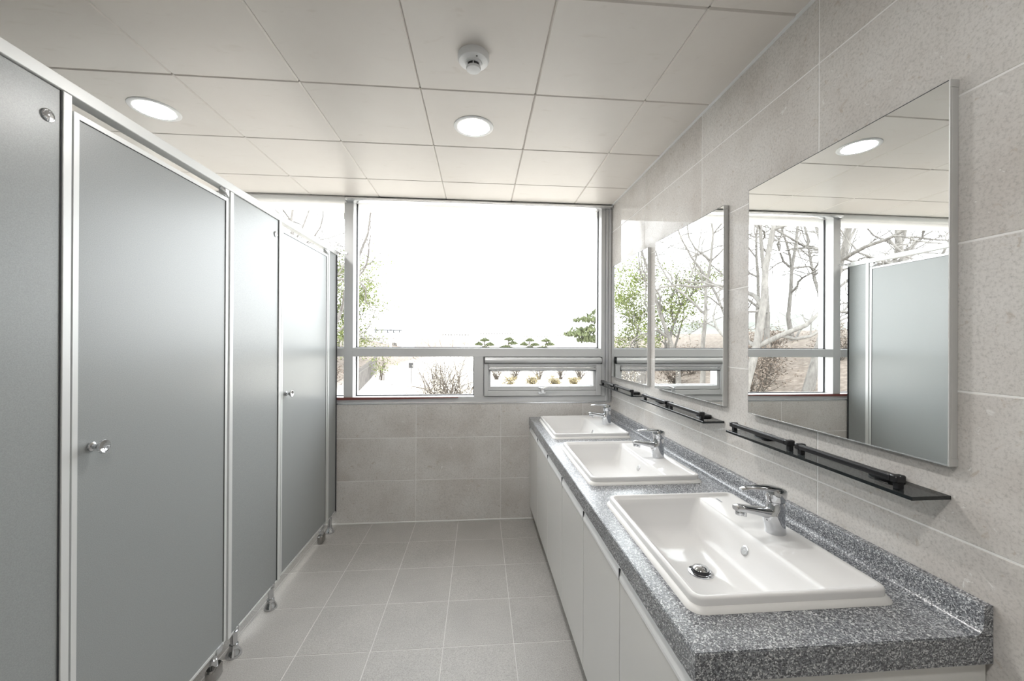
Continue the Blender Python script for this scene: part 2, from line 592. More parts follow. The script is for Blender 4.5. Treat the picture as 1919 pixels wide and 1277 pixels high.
def foot(y, p):
    bm = BM()
    pts = [(.0290, 0), (.0295, .003), (.0285, .009), (.0240, .018), (.0185, .028), (.0160, .038), (.0155, .046)]
    lathe(bm, pts, 24, (XF-.006, y, 0), 'z')
    f_ = obj('foot', bm, M_CHROME, tp, smooth=40)
    bm = BM(); lathe(bm, [(.0125, .046), (.0125, .098)], 16, (XF-.006, y, 0), 'z')
    box(bm, XF+.001, XF+.004, y-.006, y+.018, .086, .112, bev=.001)
    obj('foot_stem', bm, M_CHROME, f_, smooth=40)
def door(y0, y1, z0=.106, z1=1.843):
    d = obj('door', bx(XF-.024, XF-.003, y0+.012, y1-.012, z0+.004, z1-.012, bev=.0006), M_STALL, tp)
    bm = BM()
    X0, X1, t = XF-.027, XF, .0135
    # mitred aluminium edging
    def strip(a, b, c, e):
        q = [Vector((0, *p)) for p in (a, b, c, e)]
        lo = [Vector((X0, p.y, p.z)) for p in q]
        hi = [Vector((X1, p.y, p.z)) for p in q]
        rings(bm, [lo, hi])
    gp = .0002
    strip((y0, z0), (y0+t, z0), (y0+t, z1-t-gp), (y0, z1-gp))
    strip((y1-t, z0), (y1, z0), (y1, z1-gp), (y1-t, z1-t-gp))
    strip((y0, z1), (y0+t, z1-t), (y1-t, z1-t), (y1, z1))
    strip((y0+t, z0-.004), (y1-t, z0-.004), (y1-t, z0+.005), (y0+t, z0+.005))
    obj('door_frame', bm, M_WALU, d)
    bm = BM()
    box(bm, XF-.004, XF-.0015, y0+t, y0+t+.0016, z0+.006, z1-t)
    box(bm, XF-.004, XF-.0015, y1-t-.0016, y1-t, z0+.006, z1-t)
    box(bm, XF-.004, XF-.0015, y0+t, y1-t, z1-t-.0016, z1-t)
    obj('edge_seal', bm, M_DARK, d)
    # knob
    bm = BM()
    lathe(bm, [(.0115, 0), (.0115, .004), (.007, .007), (.0062, .015), (.0095, .020), (.0160, .026), (.0180, .0295), (.0172, .0325), (.0150, .0328), (.010, .0305), (.004, .0295), (.0008, .0293)], 26, (XF-.002, y0+.05, 1.012), 'x')
    obj('knob', bm, M_CHROME, d, smooth=35)
    # bottom pivot block
    bm = BM()
    yy = y1-.055
    rs = [[Vector((p.x, p.y, p.z)) for p in rrect(XF-.010, yy, .018, .034, .016, z, 6)] for z in (.006, .009, .044, .052)]
    rs[0] = rrect(XF-.010, yy, .016, .032, .015, .004, 6); rs[3] = rrect(XF-.010, yy, .0145, .029, .0135, .0505, 6)
    rings(bm, rs)
    pv = obj('pivot_block', bm, M_DCHROME, d, smooth=35)
    bm = BM(); lathe(bm, [(.0135, .050), (.0135, .076), (.010, .080), (.010, .106)], 18, (XF-.010, yy, 0), 'z')
    box(bm, XF, XF+.004, yy-.004, yy+.03, .088, .114, bev=.001)
    obj('pivot_pin', bm, M_CHROME, pv, smooth=35)
    # top pivot / stay
    bm = BM()
    tube(bm, [(XF+.002, y1-.052, 1.872), (XF+.012, y1-.048, 1.858), (XF+.016, y1-.03, 1.838)], [.004, .0032, .0035], 7)
    tube(bm, [(XF+.010, y1-.066, 1.862), (XF+.014, y1-.04, 1.850)], .003, 7)
    box(bm, XF-.02, XF+.006, y1-.030, y1-.004, 1.846, 1.874, bev=.002)
    obj('top_pivot', bm, M_SILVER, d, smooth=35)
    return d
pA = panel(.663, 1.0206)
post(1.0206, 1.0405)
door(1.0455, 1.6395)
post(1.651, 1.6725)
pB = panel(1.6725, 2.035)
post(2.035, 2.0575)
door(2.0625, 2.660)
post(2.669, 2.690)
pC = panel(2.690, 2.826, False)
post(.643, .663)
door(.037, .638)
post(.013, .034)
panel(-.6, .013)
obj('end_channel', bx(XF-.03, XF+.001, 2.826, 2.835, .096, 1.8765, bev=.001), M_DARK, pC)
hook_bolt(pA, .9897, 1.801)
hook_bolt(pB, 2.007, 1.802)
for y in (1.70, 1.985, 2.735, .70, .98): foot(y, None)
bm = BM()
box(bm, XF+.003, XF+.006, 2.80, D+.010, 1.888, 1.906, bev=.001)
box(bm, XF+.004, -.925, D+.007, D+.0115, 1.888, 1.906, bev=.001)
lathe(bm, [(.004, -.002), (.004, .0)], 10, (-.938, D+.006, 1.897), 'y')
lathe(bm, [(.004, 0), (.004, .002)], 10, (XF+.006, 2.815, 1.897), 'x')
obj('wall_bracket', bm, M_SILVER, tp)
# cubicle dividers behind the front
for y in (.83, 1.86):
    bm = BM(); box(bm, XL+.02, XF-.036, y-.011, y+.011, .104, 1.90, bev=.001)
    obj('divider_panel', bm, M_STALL, tp)

# ------------------------------------------------------------------ vanity
CZ, CXF, CY0, CTH = .737, .381, .668, .053
SK = -.010            # the run stands very slightly out of parallel with the wall
def skew(bm):
    for v in bm.verts:
        if v.co.x < .60: v.co.x += SK*(v.co.y-CY0)
    return bm
BX0, BX1, BW = .428, .885, .565
BY = [1.0435, 1.7555, 2.469]
BCX = (BX0+BX1)/2
wt = thing('vanity_worktop', 'long grey speckled granite worktop with a low backsplash along the wall', 'worktop', (.67, 1.75, CZ-CTH))
bm = BM()
gx = [CXF, BX0+.022, BX1-.022, R-.001]
gy = [CY0]
for b in BY: gy += [b-BW/2+.022, b+BW/2-.022]
gy.append(D-.001)
vg = [[bm.verts.new((x, y, CZ)) for x in gx] for y in gy]
fs = []
for j in range(len(gy)-1):
    for i in range(3):
        if i == 1 and j % 2 == 1: continue
        fs.append(bm.faces.new((vg[j][i], vg[j][i+1], vg[j+1][i+1], vg[j+1][i])))
ex = bmesh.ops.extrude_face_region(bm, geom=fs)
bmesh.ops.translate(bm, verts=[v for v in ex['geom'] if isinstance(v, bmesh.types.BMVert)], vec=(0, 0, -CTH))
bmesh.ops.recalc_face_normals(bm, faces=bm.faces)
es = [e for e in bm.edges if len(e.link_faces) == 2 and e.calc_face_angle() > 1 and all(abs(v.co.z-CZ) < 1e-5 for v in e.verts) and (all(abs(v.co.x-CXF) < 1e-5 for v in e.verts) or all(abs(v.co.y-CY0) < 1e-5 for v in e.verts))]
bmesh.ops.bevel(bm, geom=es, offset=.002, segments=2, affect='EDGES')
skew(bm)
obj('top_slab', bm, M_GRAN, wt)
# backsplash with a coved foot
bm = BM()
pr = [(R-.001, CZ), (R-.038, CZ+.0003), (R-.030, CZ+.003), (R-.023, CZ+.010), (R-.020, CZ+.020), (R-.020, CZ+.053), (R-.018, CZ+.056), (R-.001, CZ+.056)]
rings(bm, [[Vector((x, y, z)) for x, z in pr] for y in (CY0, D-.001)])
obj('backsplash', bm, M_GRAN, wt, smooth=40)

# cabinets
DX = CXF+.007
def cabinet(y0, joints, label):
    y1 = joints[-1]
    c = thing('vanity_cabinet', label, 'cabinet', (DX+.25, (y0+y1)/2, 0), 'vanity cabinets')
    bm = BM()
    box(bm, DX+.020, R-.006, y0+.001, y0+.018, .098, CZ-CTH-.001)
    box(bm, DX+.020, R-.006, y1-.018, y1-.001, .098, CZ-CTH-.001)
    box(bm, DX+.020, R-.006, y0+.018, y1-.018, .098, .114)
    box(bm, R-.014, R-.006, y0+.018, y1-.018, .114, CZ-CTH-.001)
    box(bm, DX+.050, DX+.065, y0+.018, y1-.018, .0, .098)
    obj('carcass', skew(bm), M_CARC, c)
    a = y0
    for b in joints:
        d = obj('door', skew(bx(DX, DX+.018, a+.0018, b-.0018, .098, .634, bev=.0008)), M_CAB, c)
        bm = BM()
        pr = [(DX-.0025, .6375), (DX-.0025, .645), (DX+.002, .666), (DX+.0045, .668), (DX+.016, .668), (DX+.016, .6375)]
        rings(bm, [[Vector((x, y, z)) for x, z in pr] for y in (a+.002, b-.002)])
        box(bm, DX-.0005, DX+.0165, a+.002, b-.002, .6705, .6720)
        obj('edge_pull', skew(bm), M_PULL, d)
        bm = BM(); box(bm, DX-.0030, DX+.0165, b-.0034, b-.0006, .6370, .6690)
        box(bm, DX+.002, DX+.0165, a+.002, b-.002, .6343, .6372)  # dark strip painted as the shaded gap between door and pull
        obj('pull_cap_and_gap_shade', skew(bm), M_DARK, d)
        a = b
    return c
cabinet(.692, [1.052, 1.414], 'white gloss vanity cabinet nearest the camera, under the closest basin')
cabinet(1.414, [1.774, 2.132], 'white gloss vanity cabinet in the middle, under the second basin')
cabinet(2.132, [2.490, 2.838], 'white gloss vanity cabinet against the window wall, under the farthest basin')
bm = BM(); box(bm, DX+.001, R-.005, .676, .6915, .0, CZ-CTH-.001, bev=.0008)
tag(obj('end_panel', bm, M_CAB, base=(.68, .69, 0)), 'white end panel closing the near side of the vanity run', 'panel')

# basins
def make_basin():
    b = thing('wash_basin', 'x', 'basin', (BCX, BY[0], CZ), 'wash basins')
    cx, cy, z = BCX, BY[0], CZ
    hx, hy = (BX1-BX0)/2, BW/2
    bm = BM()
    rings(bm, [rrect(cx, cy, hx, hy, .030, z+.0002), rrect(cx, cy, hx-.001, hy-.001, .030, z+.003), rrect(cx, cy, hx-.008, hy-.008, .026, z+.011), rrect(cx, cy, hx-.02, hy-.02, .02, z+.011)], cap0=False, cap1=False)
    obj('sealant_bead', bm, M_SEAL, b, smooth=50)
    bm = BM()
    i = .010
    rs = [rrect(cx, cy, hx-i, hy-i, .024, z+.004), rrect(cx, cy, hx-i, hy-i, .024, z+.0235), rrect(cx, cy, hx-i-.0012, hy-i-.0012, .023, z+.0265), rrect(cx, cy, hx-i-.004, hy-i-.004, .021, z+.028),
          rrect(cx, cy, hx-i-.010, hy-i-.010, .017, z+.028), rrect(cx, cy, hx-i-.013, hy-i-.013, .015, z+.0265), rrect(cx, cy, hx-i-.017, hy-i-.017, .013, z+.0205)]
    # bowl opening : front/back x, ends
    xo0, xo1 = BX0+i+.021, .752
    yo = hy-i-.021
    def bowl(x0, x1, h, r, zz): return rrect((x0+x1)/2, cy, (x1-x0)/2, h, r, z+zz)
    rs += [bowl(xo0, xo1, yo, .011, .0195), bowl(xo0+.001, xo1-.004, yo-.002, .012, .017), bowl(xo0+.006, xo1-.010, yo-.008, .016, .002),
           bowl(xo0+.018, xo1-.034, yo-.034, .028, -.052), bowl(xo0+.026, xo1-.044, yo-.052, .034, -.068), bowl(xo0+.040, xo1-.054, yo-.085, .036, -.0765), bowl(xo0+.085, xo1-.085, yo-.15, .03, -.083), bowl(xo0+.12, xo1-.12, .03, .03, -.0855)]
    rings(bm, rs, cap0=False, cap1=True)
    bd = obj('bowl', bm, M_PORC, b, smooth=60)
    # drain
    dx, dz = (xo0+xo1)/2+.005, z-.0855
    bm = BM()
    lathe(bm, [(.033, .0), (.032, .0025), (.025, .003), (.022, .0006)], 28, (dx, cy, dz+.0005), 'z')
    obj('drain_ring', bm, M_CHROME, b, smooth=40)
    bm = BM(); lathe(bm, [(.0225, 0), (.0225, .006)], 24, (dx, cy, dz+.0032), 'z')
    obj('drain_slot', bm, M_DARK, b, smooth=40)
    bm = BM(); lathe(bm, [(.0195, .0), (.0215, .0025), (.020, .005), (.012, .0085), (.001, .0095)], 28, (dx, cy, dz+.0095), 'z')
    obj('drain_plug', bm, M_CHROME, b, smooth=40)
    # overflow cap on the sloping rear wall
    bm = BM()
    lathe(bm, [(.0135, 0), (.0135, .0022), (.0115, .0032), (.0085, .0026), (.001, .0034)], 24, (0, 0, 0), 'z')
    nrm = Vector((-.054, 0, .024)).normalized()
    bmesh.ops.transform(bm, verts=bm.verts, matrix=Matrix.Translation((xo1-.0215, cy-.012, z-.024)) @ nrm.to_track_quat('Z', 'Y').to_matrix().to_4x4())
    obj('overflow_cap', bm, M_SILVER, b, smooth=40)
    # faint maker mark on the tap deck: an unreadable dash
    bm = BM(); box(bm, .800, .805, cy+.205, cy+.235, z+.0195, z+.0203)
    obj('maker_mark', bm, M_MARK, b)
    return b
b0 = make_basin()
b1, b2 = copy_tree(b0), copy_tree(b0)
b1.location.y, b2.location.y = BY[1], BY[2]
b1.location.x += SK*(BY[1]-BY[0]); b2.location.x += SK*(BY[2]-BY[0])
b0['label'] = 'white rectangular basin nearest the camera, largest in view'
b1['label'] = 'white rectangular basin in the middle of the worktop'
b2['label'] = 'white rectangular basin farthest away, next to the window wall'

def make_tap():
    FX, FY, z = .826, BY[0]-.004, CZ+.0197
    t = thing('mixer_tap', 'x', 'faucet', (FX, FY, z), 'mixer taps')
    bm = BM()
    def ell(cx, rx, ry, zz, n=24): return [Vector((FX+cx+rx*math.cos(2*math.pi*k/n), FY+ry*math.sin(2*math.pi*k/n), z+zz)) for k in range(n)]
    rings(bm, [ell(0, .0255, .0235, 0), ell(0, .0262, .0242, .002), ell(-.001, .0262, .0238, .012), ell(-.004, .0285, .0235, .034), ell(-.007, .031, .0232, .048), ell(-.006, .030, .0228, .058), ell(-.001, .0250, .0222, .066), ell(0, .0232, .0220, .072), ell(0, .0228, .0220, .088)])
    body = obj('body', bm, M_CHROME, t, smooth=35)
    # spout: tapering rounded box that climbs slightly to its tip
    bm = BM()
    rs = []
    for x, zc, hw, hh in ((-.014, .055, .0175, .014), (-.035, .058, .0165, .0125), (-.065, .0645, .0150, .0100), (-.095, .0705, .0142, .0085), (-.112, .0725, .0138, .0078), (-.119, .0715, .0125, .0060)):
        q = rrect(0, 0, hw, hh, hh*.75, 0, 4)
        rs.append([Vector((FX+x, FY+p.x, z+zc+p.y)) for p in q])
    rings(bm, rs)
    sp_ = obj('spout', bm, M_CHROME, t, smooth=40)
    bm = BM()
    lathe(bm, [(.0105, .0), (.0112, .002), (.0112, .010), (.0098, .013)], 20, (FX-.106, FY, z+.0535), 'z')
    obj('aerator', bm, M_CHROME, sp_, smooth=40)
    bm = BM(); lathe(bm, [(.0042, 0), (.0046, .001), (.0046, .012)], 12, (FX-.090, FY, z+.0475), 'z')
    obj('flow_knob', bm, M_CHROME, sp_, smooth=40)
    # lever head and blade
    bm = BM()
    rings(bm, [ell(0, .0236, .0225, .0892), ell(0, .0246, .0235, .092), ell(.0006, .0262, .0245, .102), ell(.001, .0275, .0250, .110), ell(.001, .0272, .0245, .116), ell(-.001, .0245, .0215, .1215), ell(-.004, .0170, .0150, .125)])
    hd = obj('lever_head', bm, M_CHROME, t, smooth=35)
    bm = BM()
    rs = []
    for x, zc, hw, hh in ((.020, .1165, .0165, .0050), (.0, .1215, .0180, .0065), (-.025, .1255, .0165, .0052), (-.055, .1275, .0140, .0038), (-.080, .1270, .0118, .0030), (-.097, .1250, .0095, .0024), (-.104, .1235, .0060, .0016)):
        q = rrect(0, 0, hw, hh, hh*.9, 0, 4)
        rs.append([Vector((FX+x, FY+p.x, z+zc+p.y)) for p in q])
    rings(bm, rs)
    obj('lever', bm, M_CHROME, hd, smooth=45)
    return t
t0 = make_tap()
t1, t2 = copy_tree(t0), copy_tree(t0)
t1.location.y, t2.location.y = BY[1]-.004, BY[2]-.004
t1.location.x += SK*(BY[1]-BY[0]); t2.location.x += SK*(BY[2]-BY[0])
t0['label'] = 'chrome lever mixer tap on the basin nearest the camera'
t1['label'] = 'chrome lever mixer tap on the middle basin'
t2['label'] = 'chrome lever mixer tap on the farthest basin by the window'

# ------------------------------------------------------------------ mirrors
def make_mirror():
    y0, w_, z0, z1, xf = .725, .597, 1.0375, 1.8235, .948
    t = thing('wall_mirror', 'x', 'mirror', (R, y0, z0), 'wall mirrors')
    obj('glass', bx(xf, xf+.004, y0+.0022, y0+w_-.0015, z0+.0025, z1-.0022), M_MIRROR, t)
    bm = BM()
    box(bm, xf+.0045, R-.001, y0+.010, y0+w_-.004, z0+.006, z1-.006)
    obj('back_board', bm, M_MFRAME, t)
    bm = BM()
    box(bm, xf-.0004, xf+.0043, y0, y0+.002, z0+.0155, z1-.0155)
    box(bm, xf+.0043, R-.0005, y0, y0+.009, z0+.0155, z1-.0155, bev=.0006)
    obj('side_rail', bm, M_MFRAME, t)
    bm = BM(); box(bm, xf+.0002, R-.0005, y0+w_-.0014, y0+w_, z0, z1)
    box(bm, xf+.0002, R-.0005, y0+.0022, y0+w_-.0015, z1-.0021, z1)
    obj('dark_edge', bm, M_DARK, t)
    bm = BM(); box(bm, xf-.001, R-.0005, y0+.0022, y0+w_-.0015, z0, z0+.0024)
    obj('bottom_rail', bm, M_SILVER, t)
    for a in (z0, z1-.0155):
        obj('corner_cap', bx(xf-.0008, R-.0005, y0-.0006, y0+.0019, a, a+.0155), M_MFRAME, t)
    return t
m0 = make_mirror()
m0.rotation_euler.z = .006
m1, m2 = copy_tree(m0), copy_tree(m0)
m1.location.y, m2.location.y = 1.470, 2.170
m0['label'] = 'largest frameless looking mirror nearest the camera, reflecting the cubicle door'
m1['label'] = 'middle wall mirror with a grey side rail, reflecting the awning sash'
m2['label'] = 'narrowest looking mirror, farthest along the wall beside the window'

# ------------------------------------------------------------------ glass shelves
def make_shelf():
    y0, z = .735, .966
    xf = .878
    t = thing('glass_shelf', 'x', 'shelf', (R, y0, z), 'glass shelves under the mirrors')
    Ls = .610
    bm = BM()
    box(bm, xf, R-.0005, y0, y0+Ls, z, z+.008, bev=.0008)
    bmesh.ops.recalc_face_normals(bm, faces=bm.faces)
    for f in bm.faces:
        f.material_index = 0 if abs(f.normal.z) > .9 else 1
    obj('glass_plate', bm, [M_SHELF, M_EDGE], t)
    xr, zr = xf+.014, z+.0305
    for a, b in ((y0+.035, y0+.310), (y0+.333, y0+.600)):
        bm = BM()
        q = rrect(0, 0, .0075, .0072, .0035, 0, 3)
        rings(bm, [[Vector((xr+p.x, y, zr+p.y)) for p in q] for y in (a+.016, b-.016)])
        r_ = obj('guard_rail', bm, M_BLACK, t, smooth=40)
        for ya, yb, s in ((a, a+.016, 1), (b-.016, b, -1)):
            bm = BM()
            box(bm, xr-.0080, xr+.016, ya, yb, zr-.0080, zr+.0078, bev=.002)
            yc = (ya+yb)/2 + s*.001
            box(bm, xr+.000, xr+.013, yc-.0065, yc+.0065, z+.008, zr-.006, bev=.001)
            obj('rail_post', bm, M_BLACK, r_, smooth=40)
    for yc in (y0+.112, y0+.505):
        bm = BM()
        rings(bm, [rrect(R-.021, yc, .0205, .030, .010, zz) for zz in (z+.0082, z+.0145)] + [rrect(R-.021, yc, .019, .0285, .009, z+.0165)])
        rings(bm, [rrect(R-.016, yc, .0155, .022, .006, zz) for zz in (z-.010, z-.0002)])
        obj('wall_clamp', bm, M_BLACK, t, smooth=40)
    return t
s0 = make_shelf()
s1, s2 = copy_tree(s0), copy_tree(s0)
s1.location.y, s2.location.y = 1.490, 2.228
s0['label'] = 'smoked glass shelf with black guard rails nearest the camera'
s1['label'] = 'smoked glass shelf with black guard rails below the middle mirror'
s2['label'] = 'smoked glass shelf with black guard rails farthest away, by the window'

# ------------------------------------------------------------------ ceiling fittings
def downlight(x, y, label, r=.0915):
    t = thing('ceiling_downlight', label, 'light', (x, y, C), 'ceiling downlights')
    bm = BM()
    lathe(bm, [(r, 0), (r, -.0015), (r-.003, -.0034), (r-.0195, -.0040), (r-.0205, -.0034), (r-.0205, 0)], 40, (x, y, C), 'z', cap0=True, cap1=False)
    obj('trim_ring', bm, M_WHITEP, t, smooth=40)
    bm = BM(); lathe(bm, [(r-.0208, -.0012), (r-.0209, -.0022), (.001, -.0022)], 40, (x, y, C), 'z')
    obj('diffuser', bm, M_LAMP, t, smooth=40)
downlight(-.033, 1.845, 'round lit downlight in the ceiling beyond the smoke detector')
downlight(-1.408, 1.832, 'round lit downlight in the ceiling above the toilet cubicles')
downlight(-.033, .012, 'added unseen downlight in the ceiling above the near end of the room')  # this and the next are out of view, added to light the near area
downlight(-1.408, .0, 'added unseen downlight in the ceiling above the nearest cubicle')
dx, dy = -.0265, 1.386
sdt = thing('smoke_detector', 'white round smoke detector with a chamber cap on the ceiling', 'detector', (dx, dy, C))
bm = BM(); lathe(bm, [(.0545, 0), (.0550, -.004), (.0545, -.016), (.050, -.022), (.036, -.0245), (.030, -.0255)], 40, (dx, dy, C), 'z')
obj('base', bm, M_WHITEP, sdt, smooth=40)
bm = BM(); lathe(bm, [(.0300, -.0255), (.0295, -.030), (.0265, -.0315)], 32, (dx, dy, C), 'z')
obj('collar', bm, M_WHITEP, sdt, smooth=40)
bm = BM(); lathe(bm, [(.0225, -.031), (.0225, -.0415)], 28, (dx, dy, C), 'z')
obj('vent_mesh', bm, M_DARK, sdt, smooth=40)
for k in range(6):
    a = 2*math.pi*k/6+.5
    bm = BM(); px_, py_ = dx+.0235*math.cos(a), dy+.0235*math.sin(a)
    box(bm, px_-.0016, px_+.0016, py_-.0016, py_+.0016, C-.042, C-.031)
    obj('rib', bm, M_WHITEP, sdt)
bm = BM(); lathe(bm, [(.0245, -.041), (.0258, -.0425), (.0258, -.047), (.0240, -.0495), (.012, -.0510), (.001, -.0513)], 32, (dx, dy, C), 'z')
obj('cap', bm, M_WHITEP, sdt, smooth=40)
bm = BM(); lathe(bm, [(.0022, -.0236), (.0022, -.0262)], 10, (dx+.012, dy-.036, C), 'z')
obj('indicator', bm, M_DARK, sdt)

# ------------------------------------------------------------------ outdoors
M_GROUND = vary_mat('dry_ground', (.36, .33, .29), (.46, .43, .39), .95, .6)
M_LITTER = vary_mat('leaf_litter', (.10, .075, .06), (.17, .14, .115), .95, 9)
M_BARK = bark_mat('pale_bark', (.085, .078, .072), (.18, .168, .155))
M_TWIG = vary_mat('twig_brown', (.055, .045, .038), (.10, .085, .07), .9, 8)
M_SPRING = vary_mat('spring_leaf', (.085, .11, .03), (.16, .18, .06), .7, 5)
M_PINE = vary_mat('pine_needle', (.05, .062, .028), (.10, .112, .055), .7, 5)
M_BLOSSOM = vary_mat('pale_blossom', (.10, .09, .06), (.45, .42, .38), .7, 40)
M_OCHRE = vary_mat('ochre_leaf', (.14, .115, .06), (.24, .20, .11), .8, 6)
M_HILL = vary_mat('wooded_hill', (.095, .097, .09), (.14, .142, .13), .95, .12)
M_PALEW = pmat('pale_render', (.66, .66, .65), .8)
M_FENCE = vary_mat('weathered_fence', (.07, .063, .06), (.12, .11, .10), .9, 5)
GZ = -.45

def ground_z(x, y):
    s = max(0, -x-4.2)
    return GZ + min(2.4, .21*s) * min(1, max(0, (y-3)/5)) + .05*math.sin(x*1.3+y*.7)*min(1, s)

V, Fc = [], []
gxs = [-60, -45, -34, -26, -20, -16] + [-14+.7*i for i in range(22)] + [2, 5, 9, 14, 20, 30, 45, 70, 110]
gys = [3.3, 4, 5, 6, 7, 8, 9, 10, 11, 12, 13, 14, 15, 17, 19, 21, 24, 28, 34, 45, 60, 90, 140, 260]
for y in gys:
    for x in gxs: V.append((x, y, ground_z(x, y)))
nx = len(gxs)
for j in range(len(gys)-1):
    for i in range(nx-1): Fc.append((j*nx+i, j*nx+i+1, (j+1)*nx+i+1, (j+1)*nx+i))
nd = N(M_GROUND)
geo = nd.new('ShaderNodeNewGeometry'); sx = nd.new('ShaderNodeSeparateXYZ'); nd.link(geo.outputs['Position'], sx.inputs[0])
mr = nd.new('ShaderNodeMapRange'); mr.inputs[1].default_value = -4.2; mr.inputs[2].default_value = -5.4; nd.link(sx.outputs[0], mr.inputs[0])
lf = nd.noise(geo.outputs['Position'], 5, 6, .75)
lit = nd.ramp(lf, [(.3, (.060, .045, .035)), (.5, (.105, .085, .07)), (.72, (.20, .17, .145))])
old = nd.b.inputs['Base Color'].links[0].from_socket
nd.link(nd.mix(mr.outputs[0], old, lit), nd.b.inputs['Base Color'])
gm = raw('ground', V, Fc, M_GROUND, smooth=True)
gm['kind'] = 'structure'; gm['label'] = 'bright sunlit ground outside the window'

def tubes(polys, n=5):
    V, Fc = [], []
    for pts, rad in polys:
        b0_ = len(V)
        ref = Vector((.31, .22, .92))
        for i, p in enumerate(pts):
            t = (pts[min(i+1, len(pts)-1)]-pts[max(i-1, 0)])
            if t.length < 1e-6: t = Vector((0, 0, 1))
            t.normalize()
            u = t.cross(ref)
            if u.length < .05: u = t.cross(Vector((1, 0, 0)))
            u.normalize(); v = u.cross(t)
            for k in range(n):
                a = 2*math.pi*k/n
                V.append(p + u*rad[i]*math.cos(a) + v*rad[i]*math.sin(a))
        for i in range(len(pts)-1):
            for k in range(n):
                q = (k+1) % n
                Fc.append((b0_+i*n+k, b0_+i*n+q, b0_+(i+1)*n+q, b0_+(i+1)*n+k))
    return V, Fc

def limb(rg, p, d, r, Ln, depth, out, gnarl=.28, upw=.06):
    n = max(3, int(5 + 2*(depth > 1)))
    pts, rad = [p.copy()], [r]
    q, dd = p.copy(), d.normalized()
    for i in range(n):
        dd = (dd + Vector((rg.gauss(0, gnarl), rg.gauss(0, gnarl), rg.gauss(0, gnarl*.8)+upw))).normalized()
        q = q + dd*Ln/n
        pts.append(q.copy()); rad.append(r*(1-.72*(i+1)/n))
    out.append((pts, rad))
    if depth <= 0: return
    k = rg.randint(3, 5)
    for c in range(k):
        i = rg.randint(1, n)
        base = pts[i]
        t = (pts[i]-pts[i-1]).normalized()
        side = t.cross(Vector((rg.gauss(0, 1), rg.gauss(0, 1), rg.gauss(0, 1)))).normalized()
        nd = (t*rg.uniform(.4, .9) + side*rg.uniform(.6, 1.0)).normalized()
        limb(rg, base, nd, rad[i]*rg.uniform(.55, .8), Ln*rg.uniform(.45, .7), depth-1, out, gnarl, upw)

def leaves(rg, centres, count, spread, size):
    V, Fc = [], []
    for c in centres:
        for _ in range(count):
            p = c + Vector((rg.gauss(0, spread), rg.gauss(0, spread), rg.gauss(0, spread*.8)))
            a = Vector((rg.gauss(0, 1), rg.gauss(0, 1), rg.gauss(0, 1))).normalized()*size*rg.uniform(.6, 1.3)
            b = a.cross(Vector((rg.gauss(0, 1), rg.gauss(0, 1), rg.gauss(0, 1)))).normalized()*size*.55
            i = len(V)
            V += [p-a, p+b, p+a, p-b]
            Fc.append((i, i+1, i+2, i+3))
    return V, Fc

def bare_tree(seed, x, y, h, r, lean=(0, 0), label=None, group=None, leaf=None, nl=7, depth=2, split=False):
    rg = random.Random(seed)
    z = ground_z(x, y)-.05
    t = thing('bare_tree' if not leaf else 'budding_tree', label, 'tree', (x, y, z), group)
    out = []
    p0 = Vector((x, y, z))
    n = 8
    pts, rad = [p0], [r*1.25]
    d = Vector((lean[0], lean[1], 1)).normalized()
    q = p0.copy()
    for i in range(n):
        d = (d + Vector((rg.gauss(0, .10), rg.gauss(0, .10), .05))).normalized()
        q = q + d*h/n
        pts.append(q.copy()); rad.append(r*(1-.75*(i+1)/n))
    Vt, Ft = tubes([(pts, rad)], 9)
    raw('trunk', Vt, Ft, M_BARK, t, smooth=True)
    tips = []
    for c in range(nl):
        i = rg.randint(2, n)
        out = []
        a = rg.uniform(0, 2*math.pi)
        nd = Vector((math.cos(a), math.sin(a), rg.uniform(.15, .9)))
        limb(rg, pts[i], nd, rad[i]*rg.uniform(.6, .85), h*rg.uniform(.32, .52), depth, out)
        Vb, Fb = tubes(out, 5)
        raw('branch', Vb, Fb, M_BARK, t, smooth=True)
        tips += [o_[0][-1] for o_ in out]
    if leaf:
        Vl, Fl = leaves(rg, tips, leaf[1], leaf[2], leaf[3])
        raw('foliage', Vl, Fl, leaf[0], t, kind='stuff')
    return t

GB = 'bare trees on the wooded slope'
LB = 'bare pale-barked tree on the wooded slope, seen in the mirrors and above the cubicles'
spots = [(.60, 11, 6.5, .11, (.05, 0)), (.70, 8.0, 7, .15, (-.12, 0)), (.80, 13, 8, .16, (.1, 0)), (.86, 17, 9, .15, (0, 0)), (.905, 9.5, 7, .17, (-.28, 0)),
         (1.0, 12, 8, .15, (.1, .1)), (1.10, 14, 8, .16, (-.1, 0)), (1.27, 11, 7, .15, (.15, 0)), (.50, 19, 8, .12, (0, 0)), (.76, 22, 9, .17, (0, 0)),
         (.96, 21, 9, .17, (.1, 0)), (.535, 13, 7, .12, (-.03, 0)), (1.17, 19, 9, .18, (0, 0)), (.68, 16, 8, .13, (.12, 0))]
for k, (a, y, h, r, ln) in enumerate(spots):
    bare_tree(11+k, 1.896-a*y, y, h, r*.66, ln, LB, GB, nl=8 if k < 8 else 6, depth=3)
# budding light green trees left of the view
LG = 'budding tree with pale yellow-green leaves left of the main pane'
for k, (x, y, h) in enumerate(((-6.4, 20.5, 4.0), (-8.3, 24, 4.6), (-7.6, 19, 3.6), (-9.6, 22, 3.6))):
    bare_tree(50+k, x, y, h, .07, (0, 0), LG, 'budding trees', leaf=(M_SPRING, 20, .24, .065), nl=8, depth=2)

